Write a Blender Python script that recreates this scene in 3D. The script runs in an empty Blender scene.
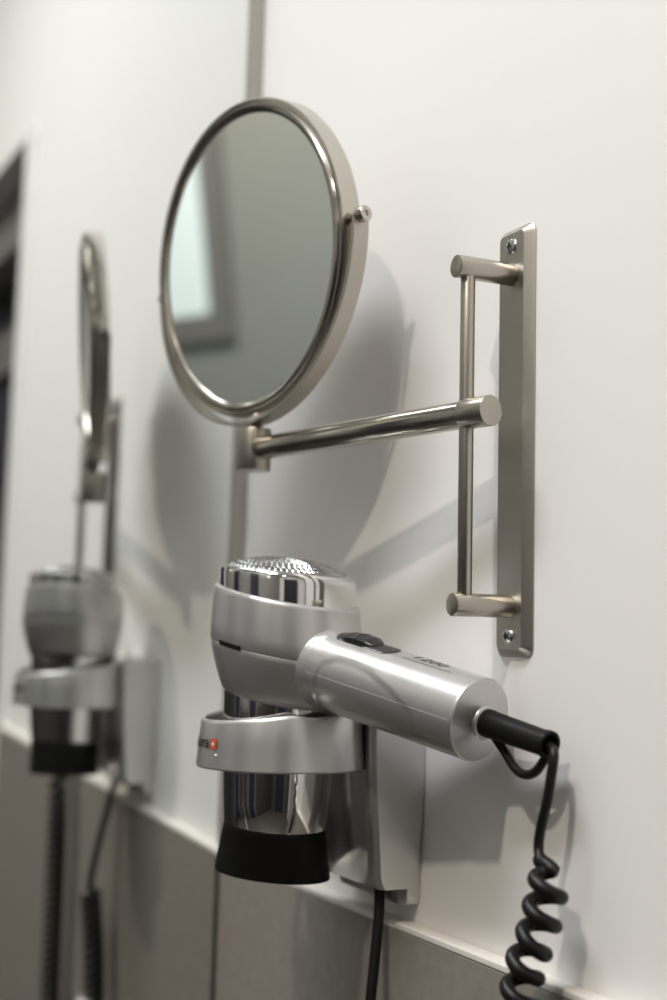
import bpy, bmesh, math, random
import numpy as np
from mathutils import Vector, Matrix

random.seed(4)
S = bpy.context.scene
COL = S.collection
pi = math.pi
V = lambda *a: np.array(a, float)

def unit(v):
    v = np.asarray(v, float)
    return v / np.linalg.norm(v)

# ------------------------------------------------------------------ materials
def new_mat(name):
    m = bpy.data.materials.new(name)
    m.use_nodes = True
    return m, m.node_tree.nodes, m.node_tree.links, m.node_tree.nodes['Principled BSDF']

def mat(name, col, rough=.5, metal=0., spec=.5, noise=0., nscale=40., bump=0., bscale=200., coat=0., stretch=None, rvar=0.):
    m, N, L, b = new_mat(name)
    b.inputs['Base Color'].default_value = (*col, 1)
    b.inputs['Roughness'].default_value = rough
    b.inputs['Metallic'].default_value = metal
    b.inputs['Specular IOR Level'].default_value = spec
    b.inputs['Coat Weight'].default_value = coat
    tc = N.new('ShaderNodeTexCoord')
    mp = N.new('ShaderNodeMapping')
    L.new(tc.outputs['Object'], mp.inputs['Vector'])
    if stretch:
        mp.inputs['Scale'].default_value = stretch
    if noise or rvar:
        n = N.new('ShaderNodeTexNoise')
        n.inputs['Scale'].default_value = nscale
        n.inputs['Detail'].default_value = 6
        L.new(mp.outputs['Vector'], n.inputs['Vector'])
        if noise:
            r = N.new('ShaderNodeMix'); r.data_type = 'RGBA'
            r.inputs['A'].default_value = (*[c * (1 - noise) for c in col], 1)
            r.inputs['B'].default_value = (*[min(1, c * (1 + noise)) for c in col], 1)
            L.new(n.outputs['Fac'], r.inputs['Factor'])
            L.new(r.outputs['Result'], b.inputs['Base Color'])
        if rvar:
            mr = N.new('ShaderNodeMapRange')
            mr.inputs['To Min'].default_value = max(0, rough - rvar)
            mr.inputs['To Max'].default_value = rough + rvar
            L.new(n.outputs['Fac'], mr.inputs['Value'])
            L.new(mr.outputs['Result'], b.inputs['Roughness'])
    if bump:
        n2 = N.new('ShaderNodeTexNoise')
        n2.inputs['Scale'].default_value = bscale
        n2.inputs['Detail'].default_value = 4
        L.new(mp.outputs['Vector'], n2.inputs['Vector'])
        bp = N.new('ShaderNodeBump')
        bp.inputs['Strength'].default_value = bump
        bp.inputs['Distance'].default_value = .001
        L.new(n2.outputs['Fac'], bp.inputs['Height'])
        L.new(bp.outputs['Normal'], b.inputs['Normal'])
    return m

M = {}
M['wall'] = mat('white_wall_paint', (.80, .785, .77), .6, spec=.2, bump=.06, bscale=350)
M['ceil'] = mat('white_ceiling_paint', (.82, .81, .80), .7, spec=.1)
M['taupe'] = mat('grey_wall_paint', (.245, .25, .235), .6, spec=.2, noise=.05, nscale=6)
M['tile'] = mat('grey_stone_tile', (.245, .222, .195), .5, spec=.35, noise=.22, nscale=90, bump=.12, bscale=260)
M['darktile'] = mat('unseen_dark_tile', (.055, .048, .042), .4, noise=.15, nscale=60)  # tiling of unseen walls, darkened for the chrome barrel's reflection
M['floor'] = mat('dark_floor_tile', (.05, .046, .042), .45, noise=.15, nscale=12)
M['ledge'] = mat('white_tile_edge', (.74, .71, .66), .35, spec=.4, noise=.06, nscale=60)
M['trim'] = mat('grey_aluminium_trim', (.40, .375, .34), .4, metal=.5)
M['seal'] = mat('dark_sealant', (.03, .03, .03), .5)
M['casing'] = mat('white_gloss_paint', (.84, .83, .82), .35)
M['doorframe'] = mat('grey_door_frame', (.16, .155, .15), .45)
M['door'] = mat('dark_navy_door', (.020, .022, .036), .35)
M['glass'] = mat('silvered_glass', (.86, .885, .865), .0, metal=1.)
M['shglass'] = mat('grey_silvered_glass', (.79, .825, .825), .015, metal=1.)
M['nickel'] = mat('brushed_nickel', (.47, .435, .385), .30, metal=1., rvar=.05, nscale=30, stretch=(1, 1, 30), bump=.02, bscale=500)
M['nickelface'] = mat('brushed_nickel_plate', (.46, .43, .385), .36, metal=1., rvar=.05, nscale=60, stretch=(30, 30, 1), bump=.03, bscale=900)
M['nickelshine'] = mat('polished_nickel', (.56, .525, .47), .16, metal=1.)
M['screw'] = mat('bright_zinc_screw', (.75, .76, .78), .18, metal=1.)
M['recess'] = mat('black_recess', (.012, .012, .012), .6)
M['silver'] = mat('silver_satin_plastic', (.66, .65, .64), .33, metal=.86, spec=.5, bump=.02, bscale=2500, coat=.12)
M['seam'] = mat('pale_seam_edge', (.66, .655, .65), .4, metal=.3)
M['silverdark'] = mat('silver_satin_plastic_seam', (.20, .195, .19), .5, metal=.3)
M['chrome'] = mat('chrome_plated', (.80, .79, .78), .04, metal=1.)
M['grille'] = mat('dark_chrome_grille', (.42, .415, .41), .14, metal=1.)
M['black'] = mat('matt_black_plastic', (.0045, .0045, .0045), .55, spec=.18, bump=.02, bscale=900)
M['rubber'] = mat('black_rubber_cable', (.006, .0058, .0055), .42, spec=.3)
M['switch'] = mat('black_satin_switch', (.014, .014, .015), .3, spec=.5)
M['slot'] = mat('dark_grey_slide', (.030, .030, .032), .4)
M['ink'] = mat('grey_print_ink', (.10, .10, .11), .5)
M['inkblack'] = mat('black_print_ink', (.012, .012, .012), .5)
M['red'] = mat('red_orange_print', (.46, .07, .025), .45)
M['white'] = mat('white_print', (.85, .83, .8), .45)
M['glow'] = mat('pale_glow_pane', (.7, .78, .80), .5)
_b = M['glow'].node_tree.nodes['Principled BSDF']; _b.inputs['Emission Color'].default_value = (.72, .86, .90, 1); _b.inputs['Emission Strength'].default_value = .30
M['plastic'] = mat('white_plastic', (.78, .77, .74), .35)

# ------------------------------------------------------------------ helpers
def tag(o, label=None, cat=None, kind=None, group=None):
    if label: o['label'] = label
    if cat: o['category'] = cat
    if kind: o['kind'] = kind
    if group: o['group'] = group
    return o

def thing(name, loc, label, cat):
    o = bpy.data.objects.new(name, None)
    o.empty_display_size = .02
    COL.objects.link(o)
    o.location = loc
    return tag(o, label, cat)

class MB:
    """collects vertices and faces in world coordinates"""
    def __init__(s): s.v = []; s.f = []
    def add(s, v, f):
        k = len(s.v); s.v += [tuple(map(float, p)) for p in v]; s.f += [tuple(i + k for i in q) for q in f]
    def grid(s, rows, closed=True, cap0=False, cap1=False):
        n = len(rows[0]); v = [p for r in rows for p in r]; f = []
        for i in range(len(rows) - 1):
            for j in range(n if closed else n - 1):
                a, b = i * n + j, i * n + (j + 1) % n
                f.append((a, b, b + n, a + n))
        if cap0: f.append(tuple(range(n - 1, -1, -1)))
        if cap1: f.append(tuple((len(rows) - 1) * n + j for j in range(n)))
        s.add(v, f)
    def box(s, lo, hi):
        (a, b, c), (d, e, g) = lo, hi
        s.add([(a, b, c), (d, b, c), (d, e, c), (a, e, c), (a, b, g), (d, b, g), (d, e, g), (a, e, g)],
              [(0, 3, 2, 1), (4, 5, 6, 7), (0, 1, 5, 4), (1, 2, 6, 5), (2, 3, 7, 6), (3, 0, 4, 7)])
    def lathe(s, o, ax, prof, n=64, ref=None, cap0=True, cap1=True):
        """prof: list of (height along ax, radius)"""
        ax = unit(ax); r = V(0, 0, 1) if abs(ax[2]) < .9 else V(1, 0, 0)
        if ref is not None: r = V(*ref)
        u = unit(r - ax * (r @ ax)); w = np.cross(ax, u); rows = []
        for (h, rad) in prof:
            rows.append([np.asarray(o) + ax * h + rad * (math.cos(2 * pi * j / n) * u + math.sin(2 * pi * j / n) * w) for j in range(n)])
        s.grid(rows, True, cap0, cap1)
    def cyl(s, a, b, r, n=40, bev=.0006):
        a = V(*a); b = V(*b); L = np.linalg.norm(b - a); e = bev
        s.lathe(a, b - a, [(0, r - e), (e * .3, r - e * .3), (e, r), (L - e, r), (L - e * .3, r - e * .3), (L, r - e)], n)
    def tube(s, pts, r, n=12, caps=True):
        pts = [np.asarray(p, float) for p in pts]; rows = []; u = None
        for i, p in enumerate(pts):
            t = unit(pts[min(i + 1, len(pts) - 1)] - pts[max(i - 1, 0)])
            if u is None:
                g = V(0, 0, 1) if abs(t[2]) < .9 else V(1, 0, 0)
                u = g
            u = unit(u - t * (u @ t)); w = np.cross(t, u)
            rad = r[i] if hasattr(r, '__len__') else r
            rows.append([p + rad * (math.cos(2 * pi * j / n) * u + math.sin(2 * pi * j / n) * w) for j in range(n)])
        s.grid(rows, True, caps, caps)
    def build(s, name, m, parent=None, smooth=40, bevel=0, kind=None):
        base = np.array(world_loc(parent)) if parent else V(0, 0, 0)
        me = bpy.data.meshes.new(name)
        me.from_pydata([tuple(np.array(p) - base) for p in s.v], [], s.f)
        bm = bmesh.new(); bm.from_mesh(me); bmesh.ops.recalc_face_normals(bm, faces=bm.faces); bm.to_mesh(me); bm.free()
        me.materials.append(m)
        o = bpy.data.objects.new(name, me); COL.objects.link(o)
        if parent: o.parent = parent
        if smooth:
            me.polygons.foreach_set('use_smooth', [True] * len(me.polygons))
            me.set_sharp_from_angle(angle=math.radians(smooth))
        if bevel:
            b = o.modifiers.new('bevel', 'BEVEL'); b.width = bevel; b.segments = 3; b.limit_method = 'ANGLE'; b.angle_limit = math.radians(50)
        if kind: o['kind'] = kind
        return o

def world_loc(o):
    p = Vector((0, 0, 0))
    while o is not None:
        p += o.location; o = o.parent
    return p

def spline(pts, n=8):
    """Catmull-Rom through points"""
    P = [np.asarray(p, float) for p in pts]; P = [2 * P[0] - P[1]] + P + [2 * P[-1] - P[-2]]; out = []
    for i in range(1, len(P) - 2):
        for k in range(n):
            t = k / n; a, b, c, d = P[i - 1], P[i], P[i + 1], P[i + 2]
            out.append(.5 * (2 * b + (c - a) * t + (2 * a - 5 * b + 4 * c - d) * t * t + (3 * b - a - 3 * c + d) * t ** 3))
    out.append(P[-2]); return out

def text_mesh(body, size, bold=0.):
    """2-D filled glyph mesh of a word: (verts, faces), baseline at 0, starting at x=0"""
    cu = bpy.data.curves.new('glyphs', 'FONT'); cu.body = body; cu.size = size; cu.offset = bold; cu.resolution_u = 3
    o = bpy.data.objects.new('glyphs', cu); COL.objects.link(o)
    dg = bpy.context.evaluated_depsgraph_get(); dg.update()
    me = bpy.data.meshes.new_from_object(o.evaluated_get(dg))
    bm = bmesh.new(); bm.from_mesh(me); bmesh.ops.triangulate(bm, faces=bm.faces)
    bmesh.ops.subdivide_edges(bm, edges=[e for e in bm.edges if e.calc_length() > size * .25], cuts=2)
    bmesh.ops.triangulate(bm, faces=bm.faces)
    bm.verts.index_update()
    v = [tuple(x.co) for x in bm.verts]; f = [tuple(q.index for q in g.verts) for g in bm.faces]
    bm.free(); bpy.data.objects.remove(o); bpy.data.curves.remove(cu); bpy.data.meshes.remove(me)
    x0 = min(p[0] for p in v)
    return [(p[0] - x0, p[1]) for p in v], f

# ------------------------------------------------------------------ camera (fitted to the photograph)
CAM = V(-.66776, .44392, -.11658)
F = unit(V(.893897, -.437192, .099050)); R = unit(V(-.441131, -.897197, .020988)); U = np.cross(R, F)
cd = bpy.data.cameras.new('camera'); co = bpy.data.objects.new('camera', cd); COL.objects.link(co)
co.matrix_world = Matrix(((R[0], U[0], -F[0], CAM[0]), (R[1], U[1], -F[1], CAM[1]), (R[2], U[2], -F[2], CAM[2]), (0, 0, 0, 1)))
cd.sensor_fit = 'VERTICAL'; cd.sensor_height = 36.; cd.sensor_width = 24.; cd.lens = 36 * 1389.68 / 1000
cd.clip_start = .02
cd.dof.use_dof = True; cd.dof.focus_distance = .80; cd.dof.aperture_fstop = 3.4; cd.dof.aperture_blades = 9
S.camera = co

# ------------------------------------------------------------------ the room
ZF, ZC = -1.40, 1.50           # floor, ceiling
YL = 1.75                      # wall opposite
XB, XE = -2.1, .47             # wall behind the camera, wall behind the mirror
ZT = -.2926; TT = .0114        # top and thickness of the tiling
DX0, DX1, DZ = -.545, -1.40, .575   # doorway in the right wall
T = .12

b = MB()
b.box((DX0, -T, ZF), (XE + T, 0, ZC)); b.box((XB - T, -T, ZF), (DX1, 0, ZC)); b.box((DX1, -T, DZ), (DX0, 0, ZC))
tag(b.build('wall_right', M['wall'], smooth=0), kind='structure')
b = MB(); b.box((XE, 0, ZF), (XE + T, YL, ZC)); b.build('wall_end', M['wall'], smooth=0, kind='structure')
b = MB(); b.box((XB - T, 0, ZF), (XB, YL, ZC)); b.build('wall_back', M['wall'], smooth=0, kind='structure')
b = MB(); b.box((XB - T, YL, ZF), (XE + T, YL + T, ZC)); b.build('wall_left', M['taupe'], smooth=0, kind='structure')
b = MB(); b.box((XB - T, -T, ZF - .1), (XE + T, YL + T, ZF)); b.build('floor', M['floor'], smooth=0, kind='structure')
b = MB(); b.box((XB - T, -T, ZC), (XE + T, YL + T, ZC + .1)); b.build('ceiling', M['ceil'], smooth=0, kind='structure')

# mirror plane: top leans a little into the room
tau, psi, XM, Z0 = .0247, -.0115, .4102, -.1
MN = unit(V(-math.cos(tau) * math.cos(psi), -math.cos(tau) * math.sin(psi), -math.sin(tau)))
MO = V(XM, 0, Z0)
MU = unit(V(0, 1, 0) - MN * MN[1]); MV = np.cross(MU, -MN); MV = MV if MV[2] > 0 else -MV
mp = lambda u, v, n: MO + MU * u + MV * v + MN * n
def mbox(b, u0, u1, v0, v1, n0, n1):
    k = [mp(u, v, n) for n in (n0, n1) for v in (v0, v1) for u in (u0, u1)]
    b.add(k, [(0, 1, 3, 2), (4, 6, 7, 5), (0, 4, 5, 1), (2, 3, 7, 6), (0, 2, 6, 4), (1, 5, 7, 3)])

# tiling below the ledge
b = MB(); b.box((DX0 + .049, 0, ZF), (.46, TT, ZT - .0045)); b.build('wall_right_tiling', M['tile'], smooth=0, kind='structure', bevel=.0008)
b = MB(); b.box((DX0 + .049, 0, ZT - .0045), (.46, TT + .0004, ZT)); b.build('trim_1', M['ledge'], smooth=0, kind='structure', bevel=.0012)

wm = thing('wall_mirror', tuple(mp(.75, -.9, 0)), 'large frameless wall mirror filling the end wall left of the round shaving mirror', 'mirror')
b = MB(); mbox(b, .0128, 1.55, -.95, 1.12, -.006, 0); b.build('glass_pane', M['glass'], wm, smooth=0)
b = MB(); mbox(b, .0005, .0125, (ZT - Z0) + .006, 1.12, -.006, .004); b.build('trim_2', M['trim'], smooth=0, kind='structure', bevel=.0008)
b = MB(); mbox(b, TT + .0002, TT + .0030, -.95, (ZT - Z0) - .004, .0002, .0012); b.build('trim_3', M['seal'], smooth=0, kind='structure')

# doorway beside the camera, seen only in the wall mirror
b = MB(); b.box((DX0, -.004, ZF), (DX0 + .048, .007, DZ)); b.build('trim_4', M['casing'], smooth=0, kind='structure', bevel=.002)
dr = bpy.data.objects.new('door_1', None); COL.objects.link(dr); dr.location = (DX0, -.1, ZF); tag(dr, kind='structure')
b = MB(); b.box((DX1, -.16, DZ - .10), (DX0, -.05, DZ)); b.box((DX1, -.16, ZF), (DX1 + .05, -.05, DZ)); b.box((DX0 - .03, -.16, ZF), (DX0, -.05, DZ)); b.build('door_frame', M['doorframe'], dr, smooth=0)
b = MB(); b.box((DX1, -.17, ZF), (DX0, -.12, DZ - .1)); b.build('door_leaf', M['door'], dr, smooth=0)
b = MB(); b.box((DX1, -.119, DZ - .28), (DX0 - .03, -.10, DZ - .20)); b.build('door_rail', M['doorframe'], dr, smooth=0)
b = MB(); b.box((XB + .001, YL - TT, ZF), (-.43, YL, ZT)); b.box((.13, YL - TT, ZF), (XE, YL, ZT)); b.build('wall_left_tiling', M['darktile'], smooth=0, kind='structure')
b = MB(); b.box((XB, 0, ZF), (XB + TT, .35, ZT)); b.box((XB, 1.35, ZF), (XB + TT, YL - TT, ZT)); b.build('wall_back_tiling', M['darktile'], smooth=0, kind='structure')
d3 = bpy.data.objects.new('added_door_3', None); COL.objects.link(d3); d3.location = (XB, .85, ZF); tag(d3, kind='structure')  # unseen door added behind the camera, for dark streaks in the chrome
b = MB(); b.box((XB + .001, .42, ZF), (XB + .03, 1.28, .66)); b.build('door_leaf', M['door'], d3, smooth=0)
b = MB(); b.box((XB + .001, .35, ZF), (XB + .04, .42, .73)); b.box((XB + .001, 1.28, ZF), (XB + .04, 1.35, .73)); b.box((XB + .001, .42, .66), (XB + .04, 1.28, .73)); b.build('door_frame', M['doorframe'], d3, smooth=0)
wx0, wx1, wz0, wz1, wf = -1.14, -.905, .36, .82, .06
w1 = bpy.data.objects.new('glow_panel', None); COL.objects.link(w1); w1.location = (-1.05, YL, wz0); tag(w1, kind='structure')  # guessed glowing panel, added for the pale patch in the round mirror
b = MB(); b.box((wx0, YL - .012, wz0), (wx1, YL - .002, wz1)); b.build('glow_pane', M['glow'], w1, smooth=0)
b = MB(); b.box((wx0 - wf, YL - .014, wz0 - wf), (wx0, YL - .001, wz1 + wf)); b.box((wx1, YL - .014, wz0 - wf), (wx1 + wf, YL - .001, wz1 + wf)); b.box((wx0, YL - .014, wz1), (wx1, YL - .001, wz1 + wf)); b.box((wx0, YL - .014, wz0 - wf), (wx1, YL - .001, wz0)); b.build('glow_panel_frame', M['doorframe'], w1, smooth=0)  # frame added for the darker band beside the mirrored patch
# unseen dark door added on the opposite wall to darken the chrome's reflections
d2 = bpy.data.objects.new('added_door_2', None); COL.objects.link(d2); d2.location = (-.6, YL, ZF); tag(d2, kind='structure')
b = MB(); b.box((-.36, YL - .03, ZF), (.05, YL - .001, .70)); b.build('door_leaf', M['door'], d2, smooth=0)
b = MB(); b.box((-.43, YL - .04, ZF), (-.36, YL - .001, .78)); b.box((.05, YL - .04, ZF), (.13, YL - .001, .78)); b.box((-.36, YL - .04, .70), (.05, YL - .001, .78)); b.build('door_frame', M['doorframe'], d2, smooth=0)

# ------------------------------------------------------------------ shaving mirror on its bracket
sm = thing('shaving_mirror', (0, 0, -.125), 'round nickel shaving mirror on a swing arm and tall wall bracket above the hair dryer', 'mirror')
H = .125; t = .005
def ring_rect(hx, hz, y, rc, n=6):
    out = []
    for (sx, sz, a0) in ((1, 1, 0), (-1, 1, 90), (-1, -1, 180), (1, -1, 270)):
        for k in range(n + 1):
            a = math.radians(a0 + 90 * k / n); out.append((sx * (hx - rc) + rc * math.cos(a), y, sz * (hz - rc) + rc * math.sin(a)))
    return out
b = MB()
b.grid([ring_rect(.0182, H, 0.0002, .006), ring_rect(.0182, H, .0008, .006), ring_rect(.0178, H - .0004, .0012, .006), ring_rect(.0131, H - .0034, t - .0005, .0036), ring_rect(.0124, H - .0042, t, .0032)], True, True, True)
plate = b.build('wall_plate', M['nickelface'], sm, smooth=20)
for s in (1, -1):
    z = .1132 * s
    b = MB(); b.lathe((0, t - .0008, z), (0, 1, 0), [(0, .0047), (.0012, .0047), (.0020, .0042), (.0026, .0030), (.0028, .0018)], 32, cap1=False)
    b.lathe((0, t - .0008, z), (0, 1, 0), [(.0028, .0018), (.0012, .0012)], 32, cap0=False)
    sc = b.build('screw', M['screw'], plate, smooth=30); tag(sc, 'bright zinc cross-head screw')
    b = MB(); b.box((-.0024, t + .0016, z - .0004), (.0024, t + .00215, z + .0004)); b.box((-.0004, t + .0016, z - .0024), (.0004, t + .00215, z + .0024)); b.build('screw_slot', M['recess'], sc, smooth=0)
PR, PL, ZP = .0066, .0428, .0964
for s in (1, -1):
    b = MB(); b.cyl((0, t - .001, ZP * s), (0, PL, ZP * s), PR, 48, .0007); b.build('post', M['nickel'], sm)
YB, ZA = .0345, .0115
b = MB(); b.cyl((0, YB, -ZP), (0, YB, ZP), .0042, 32); b.build('upright_bar', M['nickel'], sm)
K = V(.2067, .0779, ZA); B0 = V(0, YB, ZA); dA = unit(K - B0)
b = MB(); b.cyl(B0 - dA * .002, K - dA * .004, .0081, 48, .0007); b.build('swing_arm', M['nickelshine'], sm)
b = MB(); b.cyl(B0 - dA * .0200, B0 + dA * .0010, .0088, 48, .0007); b.build('arm_sleeve', M['nickel'], sm)
b = MB(); b.cyl((K[0], K[1], ZA - .0150), (K[0], K[1], ZA + .0138), .0118, 48, .0006); cl = b.build('swivel_joint', M['nickel'], sm)

# mirror head: pivot axis a, yoke upright, mirror tilted about the pivot axis
KM = .986
MC = V(.2072, .0806, .1437); ph = math.radians(12.2); ti = math.radians(-4.6); ro = math.radians(2.9)
ax = V(math.cos(ph) * math.cos(ro), math.sin(ph) * math.cos(ro), -math.sin(ro)); n0 = V(-math.sin(ph), math.cos(ph), 0)
u0 = np.cross(ax, n0); u0 = u0 if u0[2] > 0 else -u0
nn = math.cos(ti) * n0 + math.sin(ti) * u0; uu = math.cos(ti) * u0 - math.sin(ti) * n0
# frame: front bead, step, side wall and back, as a closed profile turned about nn
prof = [(.0084, .1006), (.0100, .1011), (.0118, .1028), (.0126, .1047), (.0122, .1064), (.0112, .1073), (.0104, .1079), (.0110, .1087), (.0108, .1101), (.0096, .1109),
        (.0080, .1111), (-.0040, .1111), (-.0053, .1105), (-.0058, .1090), (-.0058, .1006)]
prof = [(h, r * KM) for h, r in prof]
b = MB(); b.lathe(MC, nn, prof, 160, ref=ax, cap0=False, cap1=False); fr = b.build('mirror_frame', M['nickelshine'], sm, smooth=25)
b = MB()
rows = []
for k in range(17):
    r = .1010 * k / 16 + 1e-5; rows.append((.0090 - .0002 * (1 - (r / .1010) ** 2), r * KM))
b.lathe(MC, nn, rows[::-1], 160, ref=ax, cap0=False, cap1=True); b.build('mirror_glass', M['shglass'], sm, smooth=60)
b = MB(); b.lathe(MC, nn, [(-.0056, .1000), (-.0054, .0500), (-.0053, .0001)], 96, ref=ax, cap0=False, cap1=False); b.build('mirror_back', M['nickelface'], sm)
# half-round flat yoke below the pivots
RY0, RY1, hw = .1143, .1162, .0064
b = MB(); rows = []
for k in range(73):
    a = pi + pi * k / 72
    d = math.cos(a) * ax + math.sin(a) * u0
    rows.append([MC + d * r + n0 * h for (r, h) in ((RY0, -hw), (RY1 - .0003, -hw), (RY1, -hw + .0004), (RY1, hw - .0004), (RY1 - .0003, hw), (RY0, hw))])
b.grid(rows, True, True, True); yk = b.build('yoke', M['nickel'], sm, smooth=30)
for s in (1, -1):
    b = MB(); b.lathe(MC + ax * s * .1098, ax * s, [(0, .0030), (.0040, .0030), (.0042, .0046), (.0046, .0050), (.0108, .0050), (.0114, .0045), (.0114, .0018), (.0100, .0012)], 32); b.build('pivot_knob', M['nickelshine'], sm)
YBT = MC - u0 * RY1; zb = YBT[2]
b = MB(); b.cyl((K[0], K[1], ZA + .0130), (YBT[0], YBT[1], zb + .0006), .0050, 32); b.build('joint_pin', M['nickel'], sm)

# ------------------------------------------------------------------ wall holder of the dryer
BX, BY = .1512, .0786          # axis of the barrel
hd = thing('dryer_holder', (.15, 0, -.2825), 'silver wall holder with a ring collar carrying the hair dryer barrel', 'holder')
zs = np.linspace(-.2705, -.152, 49); xs = np.linspace(.1005, .1995, 61)
def yf(z):
    q = (z + .152) / -.1185
    y = .0384 - .0025 * q - .0045 * max(0, q - .35) ** 1.6 * 2.0
    if q < .06: y -= .004 * (1 - q / .06) ** 2
    if q > .93: y -= .003 * ((q - .93) / .07) ** 2
    return y
def yb(z):
    q = (z + .152) / -.1185
    return .0004 + .0062 * max(0, (q - .3) / .7) ** 2
b = MB(); rows = []
for z in zs:
    q = (z + .152) / -.1185; row = []
    nar = 1 - .05 * max(0, (q - .6) / .4) ** 2
    for x in xs:
        u = (x - .15) / .0495; X = .15 + u * .0495 * nar
        y = yf(z)
        dep = .020 * (1 - max(0, (q - .86) / .14) ** 1.5) if q < 1 else 0
        g = .5 - .5 * math.tanh((abs(u) - .60 + .1 * q) * 7)
        y -= dep * g
        e = max(0, (abs(u) - .93) / .07); y -= .003 * e * e
        row.append((X, max(y, yb(z) + .004), z))
    for u in np.linspace(1, -1, 9):
        row.append((.15 + u * .0495 * nar, yb(z), z))
    rows.append(row)
b.grid(rows, True, True, True); body = b.build('holder_body', M['silver'], hd, smooth=35)
b = MB()
def rr(hx, y0, y1, z): return [(.15 - hx, y0, z), (.15 + hx, y0, z), (.15 + hx, y1 - .004, z), (.15 + hx - .005, y1, z), (.15 - hx + .005, y1, z), (.15 - hx, y1 - .004, z)]
b.grid([rr(.0460, .0003, .0120, -.200), rr(.0460, .0003, .0138, -.268), rr(.0455, .0003, .0138, -.276), rr(.0440, .0003, .0125, -.2808)], True, True, True)
b.build('wall_base', M['silver'], hd, smooth=30, bevel=.0008)

# collar: open ring, front edge lower than the wall side, with a neck to the body
ZTc, ZBc = -.1615, -.1982; RO, RI = .0500, .0468
HA = math.atan2(-.27068, -.94416)
def ctop(y, a=None):
    d = 0 if a is None else abs((a - HA + pi) % (2 * pi) - pi)
    return ZTc - .145 * (y - BY) - (0 if a is None else (.0042) * math.exp(-(d / .42) ** 4))
b = MB(); n = 112
def ring(fr, fz):
    out = []
    for j in range(n):
        a = 2 * pi * j / n; c, s_ = math.cos(a), math.sin(a)
        x, y = fr * c, fr * s_
        if s_ < 0 and fr > .0480:      # straight cheeks running back to the holder body
            k = (abs(c) ** 2.7 + abs(s_) ** 2.7) ** (-1 / 2.7)
            w_ = min(1, -s_ * 4); k = 1 + (k - 1) * w_
            x, y = x * k, y * k
        out.append(V(BX + x, BY + y, fz(BY + y, a)))
    return out
rows = [ring(RI, lambda y, a: ZBc + .0008), ring(RI + .0006, lambda y, a: ZBc), ring(RO + .0022 - .0008, lambda y, a: ZBc), ring(RO + .0022, lambda y, a: ZBc + .001),
        ring(RO + .0008, lambda y, a: .5 * (ZBc + ctop(y, a))), ring(RO - .0002, lambda y, a: ctop(y, a) - .0022), ring(RO - .0008, lambda y, a: ctop(y, a) - .0006), ring(RO - .0016, ctop),
        ring(RI + .0008, ctop), ring(RI + .0002, lambda y, a: ctop(y, a) - .0006), ring(RI, lambda y, a: ctop(y, a) - .002)]
rows.append(rows[0])
b.grid(rows, True)
col = b.build('collar', M['silver'], hd, smooth=40)
b = MB(); b.box((BX - .0440, .0300, ZBc + .0008), (BX + .0440, .0325, ctop(.035) - .0008)); b.build('collar_neck', M['silver'], hd, smooth=0, bevel=.0012)
# printed name and red cross on the collar, running round towards its wall-mirror side
def on_collar(ang, z, lift=.00025):
    k = (z - ZBc) / (ZTc - ZBc); r = RO + .0022 - .0024 * min(1, max(0, k)) + lift
    return (BX + r * math.cos(ang), BY + r * math.sin(ang), z)
vt, ft = text_mesh('valera', .0104, .00016)
w_t = max(p[0] for p in vt); a_end = math.radians(99.2); zb_t = -.1852
b = MB(); b.add([on_collar(a_end - 1.2 * (w_t - x) / RO, zb_t + y) for x, y in vt], ft); lt = b.build('logo_text', M['inkblack'], col, smooth=0); tag(lt, 'black printed word')
def patch(b, a0, a1, z0, z1, lift, n=6):
    b.grid([[on_collar(a0 + (a1 - a0) * k / n, z, lift) for k in range(n + 1)] for z in (z0, z1)], False)
a0 = math.radians(101); a1 = a0 + .0062 / RO; am = .5 * (a0 + a1); zm = zb_t + .0027
b = MB(); patch(b, a0, a1, zm - .0031, zm + .0031, .0003); lc = b.build('logo_square', M['red'], col, smooth=0); tag(lc, 'small red-orange printed square with a white cross')
b = MB(); patch(b, am - .0003 / RO, am + .0003 / RO, zm - .0015, zm + .0015, .00045); patch(b, am - .0015 / RO, am + .0015 / RO, zm - .0003, zm + .0003, .00045); b.build('logo_cross', M['white'], lc, smooth=0)
b = MB(); b.lathe(on_collar(math.radians(108), -.1893, -.0004), (math.cos(math.radians(108)), math.sin(math.radians(108)), 0), [(0, .0008), (.0008, .0008), (.0011, .0004)], 16); b.build('indicator_light', M['white'], col)

# ------------------------------------------------------------------ hair dryer
O = V(.1502, .0761, -.1276)
hv = unit(V(-.94416, -.27068, -.18789)); av = unit(V(-.17272, -.08440, .98135)); av = unit(av - hv * (hv @ av)); wv = np.cross(hv, av)   # wv points to the camera side
if wv[1] < 0: wv = -wv
E = V(-.0106, .0300, -.1596);  LH = np.linalg.norm(E - O)
dy = thing('hair_dryer', (BX, BY, -.2655), 'silver and chrome hair dryer hanging nozzle down in its wall holder, coiled black cord', 'hair dryer')
SX, SY = .176, .086            # slant of the housing seams
def shear(p):
    k = 1 - .45 * min(1, max(0, (p[2] - .038) / .016))      # the cap's rim is cut less steeply than the seams
    return V(O[0] + p[0], O[1] + p[1] - .0006, O[2] + p[2] + k * (SX * p[0] + SY * p[1]))
def slathe(prof, n=112, cap0=False, cap1=False, b=None):
    b = b or MB(); rows = []
    for (s, r) in prof:
        rows.append([shear((r * math.cos(2 * pi * j / n), r * math.sin(2 * pi * j / n), s)) for j in range(n)])
    b.grid(rows, True, cap0, cap1); return b
SM = .0045
up = [(SM - .0004, .0445), (SM - .0004, .0480), (SM, .0485), (SM + .0006, .0487), (.014, .0486), (.024, .0481), (.0345, .0473), (.0362, .0471), (.0374, .0466), (.0380, .0456), (.0380, .0435)]
slathe(up).build('housing_upper', M['silver'], dy, smooth=35)
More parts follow.
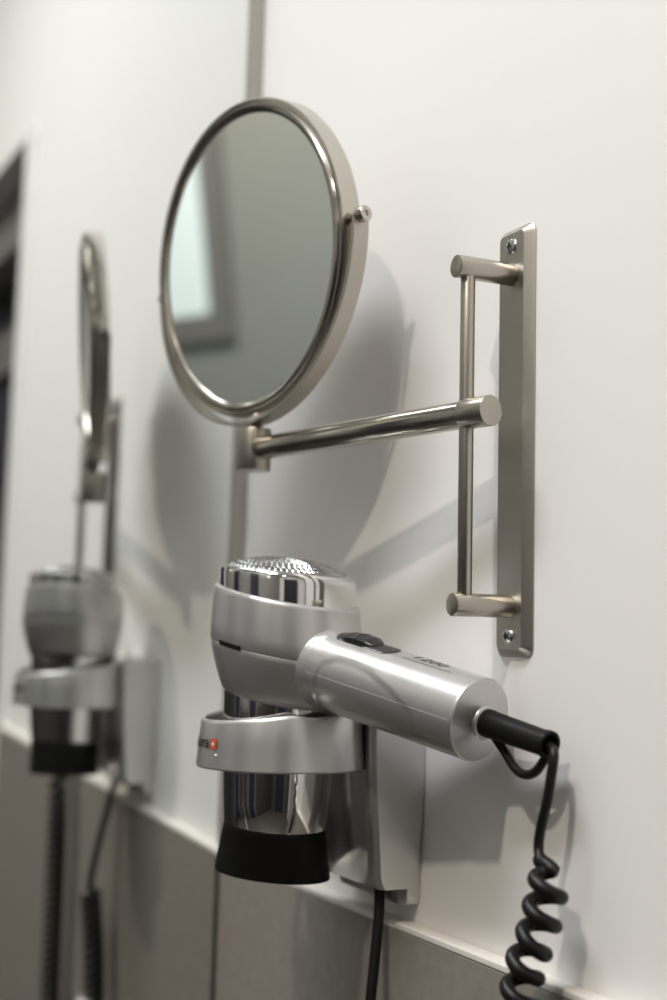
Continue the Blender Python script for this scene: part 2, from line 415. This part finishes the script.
lo = [(-.0268, .0345), (-.0268, .0396), (-.0264, .0402), (-.0254, .0408), (-.018, .0434), (-.008, .0464), (.000, .0480), (SM - .0010, .0484), (SM - .0007, .0483), (SM - .0007, .0445)]
slathe(lo).build('housing_lower', M['silver'], dy, smooth=35)
slathe([(SM - .002, .0473), (SM + .0005, .0473)]).build('housing_seam', M['silverdark'], dy)
# small black slot in the seam, on the wall-mirror side
b = MB(); rows = []
for s in (SM - .0018, SM + .0012):
    rows.append([shear((.0488 * math.cos(a), .0488 * math.sin(a), s)) for a in np.linspace(math.radians(97), math.radians(121), 10)])
b.grid(rows, False); b.build('seam_slot', M['black'], dy)
cap = [(.0360, .0440), (.0488, .0443), (.0516, .0440), (.0534, .0430), (.0541, .0414), (.0538, .0398), (.0534, .0392)]
slathe(cap).build('intake_cap', M['chrome'], dy, smooth=50)
# domed grille of spiralling slots over a dark inside
def dome(r): return .0534 + .0080 * (1 - (r / .0393) ** 2.6)
b = MB(); rows = []
for r in np.linspace(.0393, .0006, 24): rows.append([shear((r * math.cos(2 * pi * j / 96), r * math.sin(2 * pi * j / 96), dome(r))) for j in range(96)])
b.grid(rows, True, False, True)
for q, r in enumerate((.0362, .0312, .0262, .0212, .0162, .0112, .0062)):     # raised slanting ribs in rings
    nr = max(6, int(round(2 * pi * r / .0036)))
    for j in range(nr):
        a0_ = 2 * pi * (j + .5 * (q % 2)) / nr; er = V(math.cos(a0_), math.sin(a0_), 0); et = V(-er[1], er[0], 0)
        dl = unit(er * .75 + et * .66); dw = V(-dl[1], dl[0], 0); c0 = er * r; rows = []
        for k in range(7):
            u_ = -1 + 2 * k / 6; row = []
            for m_ in range(7):
                w_ = -1 + 2 * m_ / 6
                p = c0 + dl * u_ * .0024 + dw * w_ * .00105
                hgt = .0011 * max(0, 1 - u_ * u_) ** .5 * max(0, 1 - w_ * w_) ** .5 - .0001
                row.append(shear((p[0], p[1], dome(math.hypot(p[0], p[1])) + hgt)))
            rows.append(row)
        b.grid(rows, False)
g = b.build('intake_grille', M['grille'], dy, smooth=60)
# barrel and nozzle
def bshift(z): return .0055 * max(0, (-.196 - z) / .07)      # the outlet end leans towards the wall mirror
def btilt(z): return .45 * min(1, max(0, (-.196 - z) / .04))
def bpt(x, y, z): return V(BX + x + bshift(z), BY + y, z + btilt(z) * (SX * x + SY * y))
b = MB(); b.grid([[bpt(r * math.cos(2 * pi * j / 96), r * math.sin(2 * pi * j / 96), z) for j in range(96)] for z, r in
    ((-.2348, .0295), (-.2348, .0320), (-.2341, .0327), (-.220, .0337), (-.200, .0349), (-.180, .0357), (-.150, .0360))], True, True, True); b.build('barrel', M['chrome'], dy)
b = MB(); rows = []; la = unit(V(.56, .83, 0)); lb = V(-la[1], la[0], 0)
for (z, ra, rb, in_) in ((-.2315, .0300, .0300, 0), (-.2338, .0318, .0318, 0), (-.2344, .0323, .0323, 0), (-.238, .0328, .0321, 0), (-.251, .0348, .0310, 0), (-.2645, .0370, .0297, 0), (-.2652, .0369, .0296, 0), (-.2654, .0363, .0290, 0), (-.2654, .0350, .0276, 1), (-.250, .0315, .0275, 1)):
    rows.append([bpt(*(la * ra * math.cos(2 * pi * j / 96) + lb * rb * math.sin(2 * pi * j / 96))[:2], z) for j in range(96)])
b.grid(rows, True, True, True); b.build('nozzle', M['black'], dy, smooth=50)
# handle: lofted along hv, with a flattened grip panel on the room side
def hr(t_):
    q = min(1, max(0, (t_ - .03) / (LH - .03)))
    r = .0246 - .0011 * q
    return r
def hsurf(t_, a, lift=0.):
    """a: 0 = top, + towards the room side (wv)"""
    r = hr(t_)
    c, s_ = math.cos(a), math.sin(a)
    d = t_ - math.sqrt(.0485 ** 2 - (r * s_) ** 2) - .0006
    r += .0010 * max(0, 1 - max(0, d) / .005) ** 2
    # grip panel: shallow flat on the room side, its upper edge sweeping down towards the cord end
    th = np.interp(t_, [.052, .060, .072, .085, .100, .120, .138, .147, .151], [2.6, 1.20, .98, .96, 1.03, 1.28, 1.62, 2.1, 2.9])
    k = min(1, max(0, (a - th) / math.radians(9))) * min(1, max(0, (3.0 - a) / .5))
    r -= .0008 * k
    e = max(0, (t_ - (LH - .0010)) / .0010); r -= .0010 * (1 - math.sqrt(max(0, 1 - e * e)))
    return O + hv * t_ + (av * c + wv * s_) * (r + lift)
b = MB(); rows = []; NA = 144
ts = list(np.linspace(.030, LH - .0010, 120)) + [LH - .0007, LH - .0004, LH - .0002, LH - .00005, LH]
for t_ in ts:
    rows.append([hsurf(t_, -pi + 2 * pi * j / NA) for j in range(NA)])
b.grid(rows, True, True, True); hn = b.build('handle', M['silver'], dy, smooth=30)
# root ring and long seam
b = MB(); b.grid([[hsurf(t_, math.radians(92) + d, .00015) for t_ in np.linspace(.049, LH - .0012, 90)] for d in (-.007, .007)], False)
b.grid([[E + hv * .00012 + wv * q + av * (-.0008 + d) for q in (.0105, .0227)] for d in (-.00015, .00015)], False); b.build('handle_seam', M['seam'], hn)
# switch on top of the handle
def top_pt(t_, s_, lift):      # s_: arc length towards the room side
    return hsurf(t_, (s_ + .0050) / .0245, lift)
b = MB(); rows = []
t0, t1, hw_ = .0535, .1035, .0082
for k in range(33):
    t_ = t0 + (t1 - t0) * k / 32
    q = abs(2 * k / 32 - 1); wd = hw_ * math.sqrt(max(.02, 1 - max(0, (q - .72) / .28) ** 2))
    rows.append([top_pt(t_, s_, .0006 if abs(s_) < wd * .99 else -.0004) for s_ in np.linspace(-wd, wd, 13)])
b.grid(rows, False); b.build('switch_slide', M['slot'], hn)
b = MB(); rows = []
for k in range(81):
    q = k / 80; t_ = .0545 + .0350 * q
    ht = .0006 + .0036 * math.sin(pi * q ** 1.25) ** .7 + .00035 * max(0, math.sin(2 * pi * q * 4.2)) * (q < .85)
    wd = .0074 * math.sqrt(max(.03, 1 - abs(2 * q - 1) ** 4))
    rows.append([top_pt(t_, s_, ht * (1 - .25 * (s_ / wd) ** 2) if abs(s_) < wd * .97 else .0002) for s_ in np.linspace(-wd, wd, 15)])
b.grid(rows, False); b.build('switch_button', M['switch'], hn, smooth=60)
# print on the handle top
vt, ft = text_mesh('1200', .0115, .0002)
wt = max(p[0] for p in vt)
b = MB(); b.add([top_pt(.118 + x * 1.15, -.0030 - (y - .003) * 1.0 + .0012, .0002) for x, y in vt], ft); b.build('handle_print', M['ink'], hn, smooth=0)
b = MB(); b.grid([[top_pt(t_, s_, .0002) for t_ in np.linspace(.112, .152, 12)] for s_ in (.0042, .0047)], False); b.build('handle_print_line', M['ink'], hn, smooth=0)
# collar of the cord outlet, bend protector, hanging loop
SE = V(-.0585, .0170, -.1697); EO = E - wv * .0046 - av * .0012; sd = unit(SE - EO)
b = MB(); b.lathe(EO - hv * .001, hv, [(0, .0100), (.0014, .0099), (.0022, .0092), (.0025, .0080)], 40); b.build('cord_outlet', M['silver'], dy)
LS = np.linalg.norm(SE - EO)
b = MB(); b.lathe(EO, sd, [(-.0005, .0070), (.001, .0078), (.004, .0080), (.008, .0076), (LS - .006, .0070), (LS - .002, .0076), (LS, .0074), (LS, .0056), (LS - .006, .0050)], 48)
br = b.build('bend_protector', M['black'], dy, smooth=50)
b = MB(); lp = spline([EO + sd * .008 - V(0, 0, .006), (-.0215, .0205, -.1765), (-.0300, .0200, -.1838), (-.0390, .0198, -.1866), (-.0480, .0193, -.1846), (-.0550, .0185, -.1780), SE - sd * .003 - V(0, 0, .0055)], 10)
b.tube(lp, .0026, 12); b.build('hanging_loop', M['rubber'], br)
# cord: out of the protector, coil down, U below the frame, coil up, straight to the holder
p_in = [SE - sd * .006, SE + sd * .0005 - V(0, 0, .001), (-.0640, .0185, -.1745), (-.0640, .0200, -.1845), (-.0620, .0210, -.1974), (-.0568, .0215, -.2130), (-.0558, .0220, -.2225), (-.0600, .0235, -.2290)]
p_in = spline(p_in, 10)
axis = spline([(-.0706, .0245, -.2315), (-.0645, .0270, -.2600), (-.0549, .0310, -.2910), (-.0470, .0315, -.3600), (-.0450, .0300, -.5450), (-.0300, .0300, -.6250), (.0400, .0300, -.6700), (.1050, .0300, -.6250), (.1330, .0300, -.5400), (.1250, .0310, -.4500), (.1130, .0340, -.3920)], 24)
# arc-length resample
ds = [0]
for i in range(1, len(axis)): ds.append(ds[-1] + np.linalg.norm(axis[i] - axis[i - 1]))
axis = np.array(axis); tot = ds[-1]; cr, pitch = .0076, .0148; step = pitch / 26
hel = []; u = V(1, 0, 0); k = 0; ph0 = math.radians(80); a = ph0
for s_ in np.arange(0, tot, step):
    p = V(*[np.interp(s_, ds, axis[:, c]) for c in range(3)]); p2 = V(*[np.interp(min(s_ + .002, tot), ds, axis[:, c]) for c in range(3)]); p1 = V(*[np.interp(max(s_ - .002, 0), ds, axis[:, c]) for c in range(3)])
    tg = unit(p2 - p1); u = unit(u - tg * (u @ tg)); w2 = np.cross(tg, u)
    a -= 2 * pi * step / (pitch if s_ < .075 else max(.0094, pitch - (s_ - .075) * .12))
    ramp = min(1, .25 + s_ / (pitch * .5))
    hel.append(p + cr * ramp * (math.cos(a) * u + math.sin(a) * w2))
p_out = spline([hel[-1], (.1125, .0345, -.3850), (.1150, .0285, -.3400), (.1215, .0205, -.2950), (.1250, .0180, -.2780), (.1253, .0178, -.2708)], 10)
path = p_in + spline([p_in[-1], .5 * (p_in[-1] + hel[0]) + V(0, 0, .0006), hel[0]], 6)[1:-1] + hel + p_out[1:]
n1 = len(p_in); rad = [.0027 if i < n1 - 4 else .0039 for i in range(len(path) - len(p_out) + 1)] + [.0034] * (len(p_out) - 1)
b = MB(); b.tube(path, rad, 12); b.build('coiled_cord', M['rubber'], dy, smooth=60)

# white fitting low on the tiling, seen only in the wall mirror
so_ = thing('wall_socket', (.10, TT, -.56), 'white rounded wall socket on grey tiles, reflected at bottom left of the wall mirror', 'socket')
b = MB(); rows = []
def rrect(hx, hz, y, rc, cx, cz): return [(cx + p[0], y, cz + p[2]) for p in ring_rect(hx, hz, 0, rc)]
b.grid([rrect(.040, .040, TT + .0002, .012, .075, -.555), rrect(.040, .040, TT + .008, .012, .075, -.555), rrect(.036, .036, TT + .012, .010, .075, -.555)], True, True, True); b.build('cover_plate', M['plastic'], so_, smooth=30)

# ------------------------------------------------------------------ light: ceiling lamps and one added fill
def lamp(x, y, size, watt, col=(1, .965, .92), spread=150):
    l = bpy.data.lights.new('lamp_or_fill', 'AREA'); l.shape = 'DISK'; l.size = size; l.energy = watt; l.color = col; l.spread = math.radians(spread)
    o = bpy.data.objects.new('lamp_or_fill', l); COL.objects.link(o); o.location = (x, y, ZC - .012); return o
lamp(-.68, 1.24, .10, 23.0, (1, .88, .75))
strip = lamp(-.12, .80,   .36, 28.0, (.94, .97, 1)); strip.data.shape = 'RECTANGLE'; strip.data.size = .92; strip.data.size_y = .22     # long ceiling panel running up to the mirror wall
lamp(-1.50, .90, .16, 4.0, (1, .96, .9))  # unseen weak fill, added behind the camera to brighten the room
W = bpy.data.worlds.new('world'); S.world = W; W.use_nodes = True
W.node_tree.nodes['Background'].inputs[0].default_value = (.8, .85, .9, 1); W.node_tree.nodes['Background'].inputs[1].default_value = .05
S.view_settings.view_transform = 'Standard'; S.view_settings.look = 'None'; S.view_settings.gamma = 1; S.view_settings.use_curve_mapping = False
S.view_settings.exposure = -0.36
S.cycles.use_denoising = True
S.cycles.max_bounces = 16; S.cycles.diffuse_bounces = 6; S.cycles.glossy_bounces = 8
S.cycles.sample_clamp_indirect = 6.0
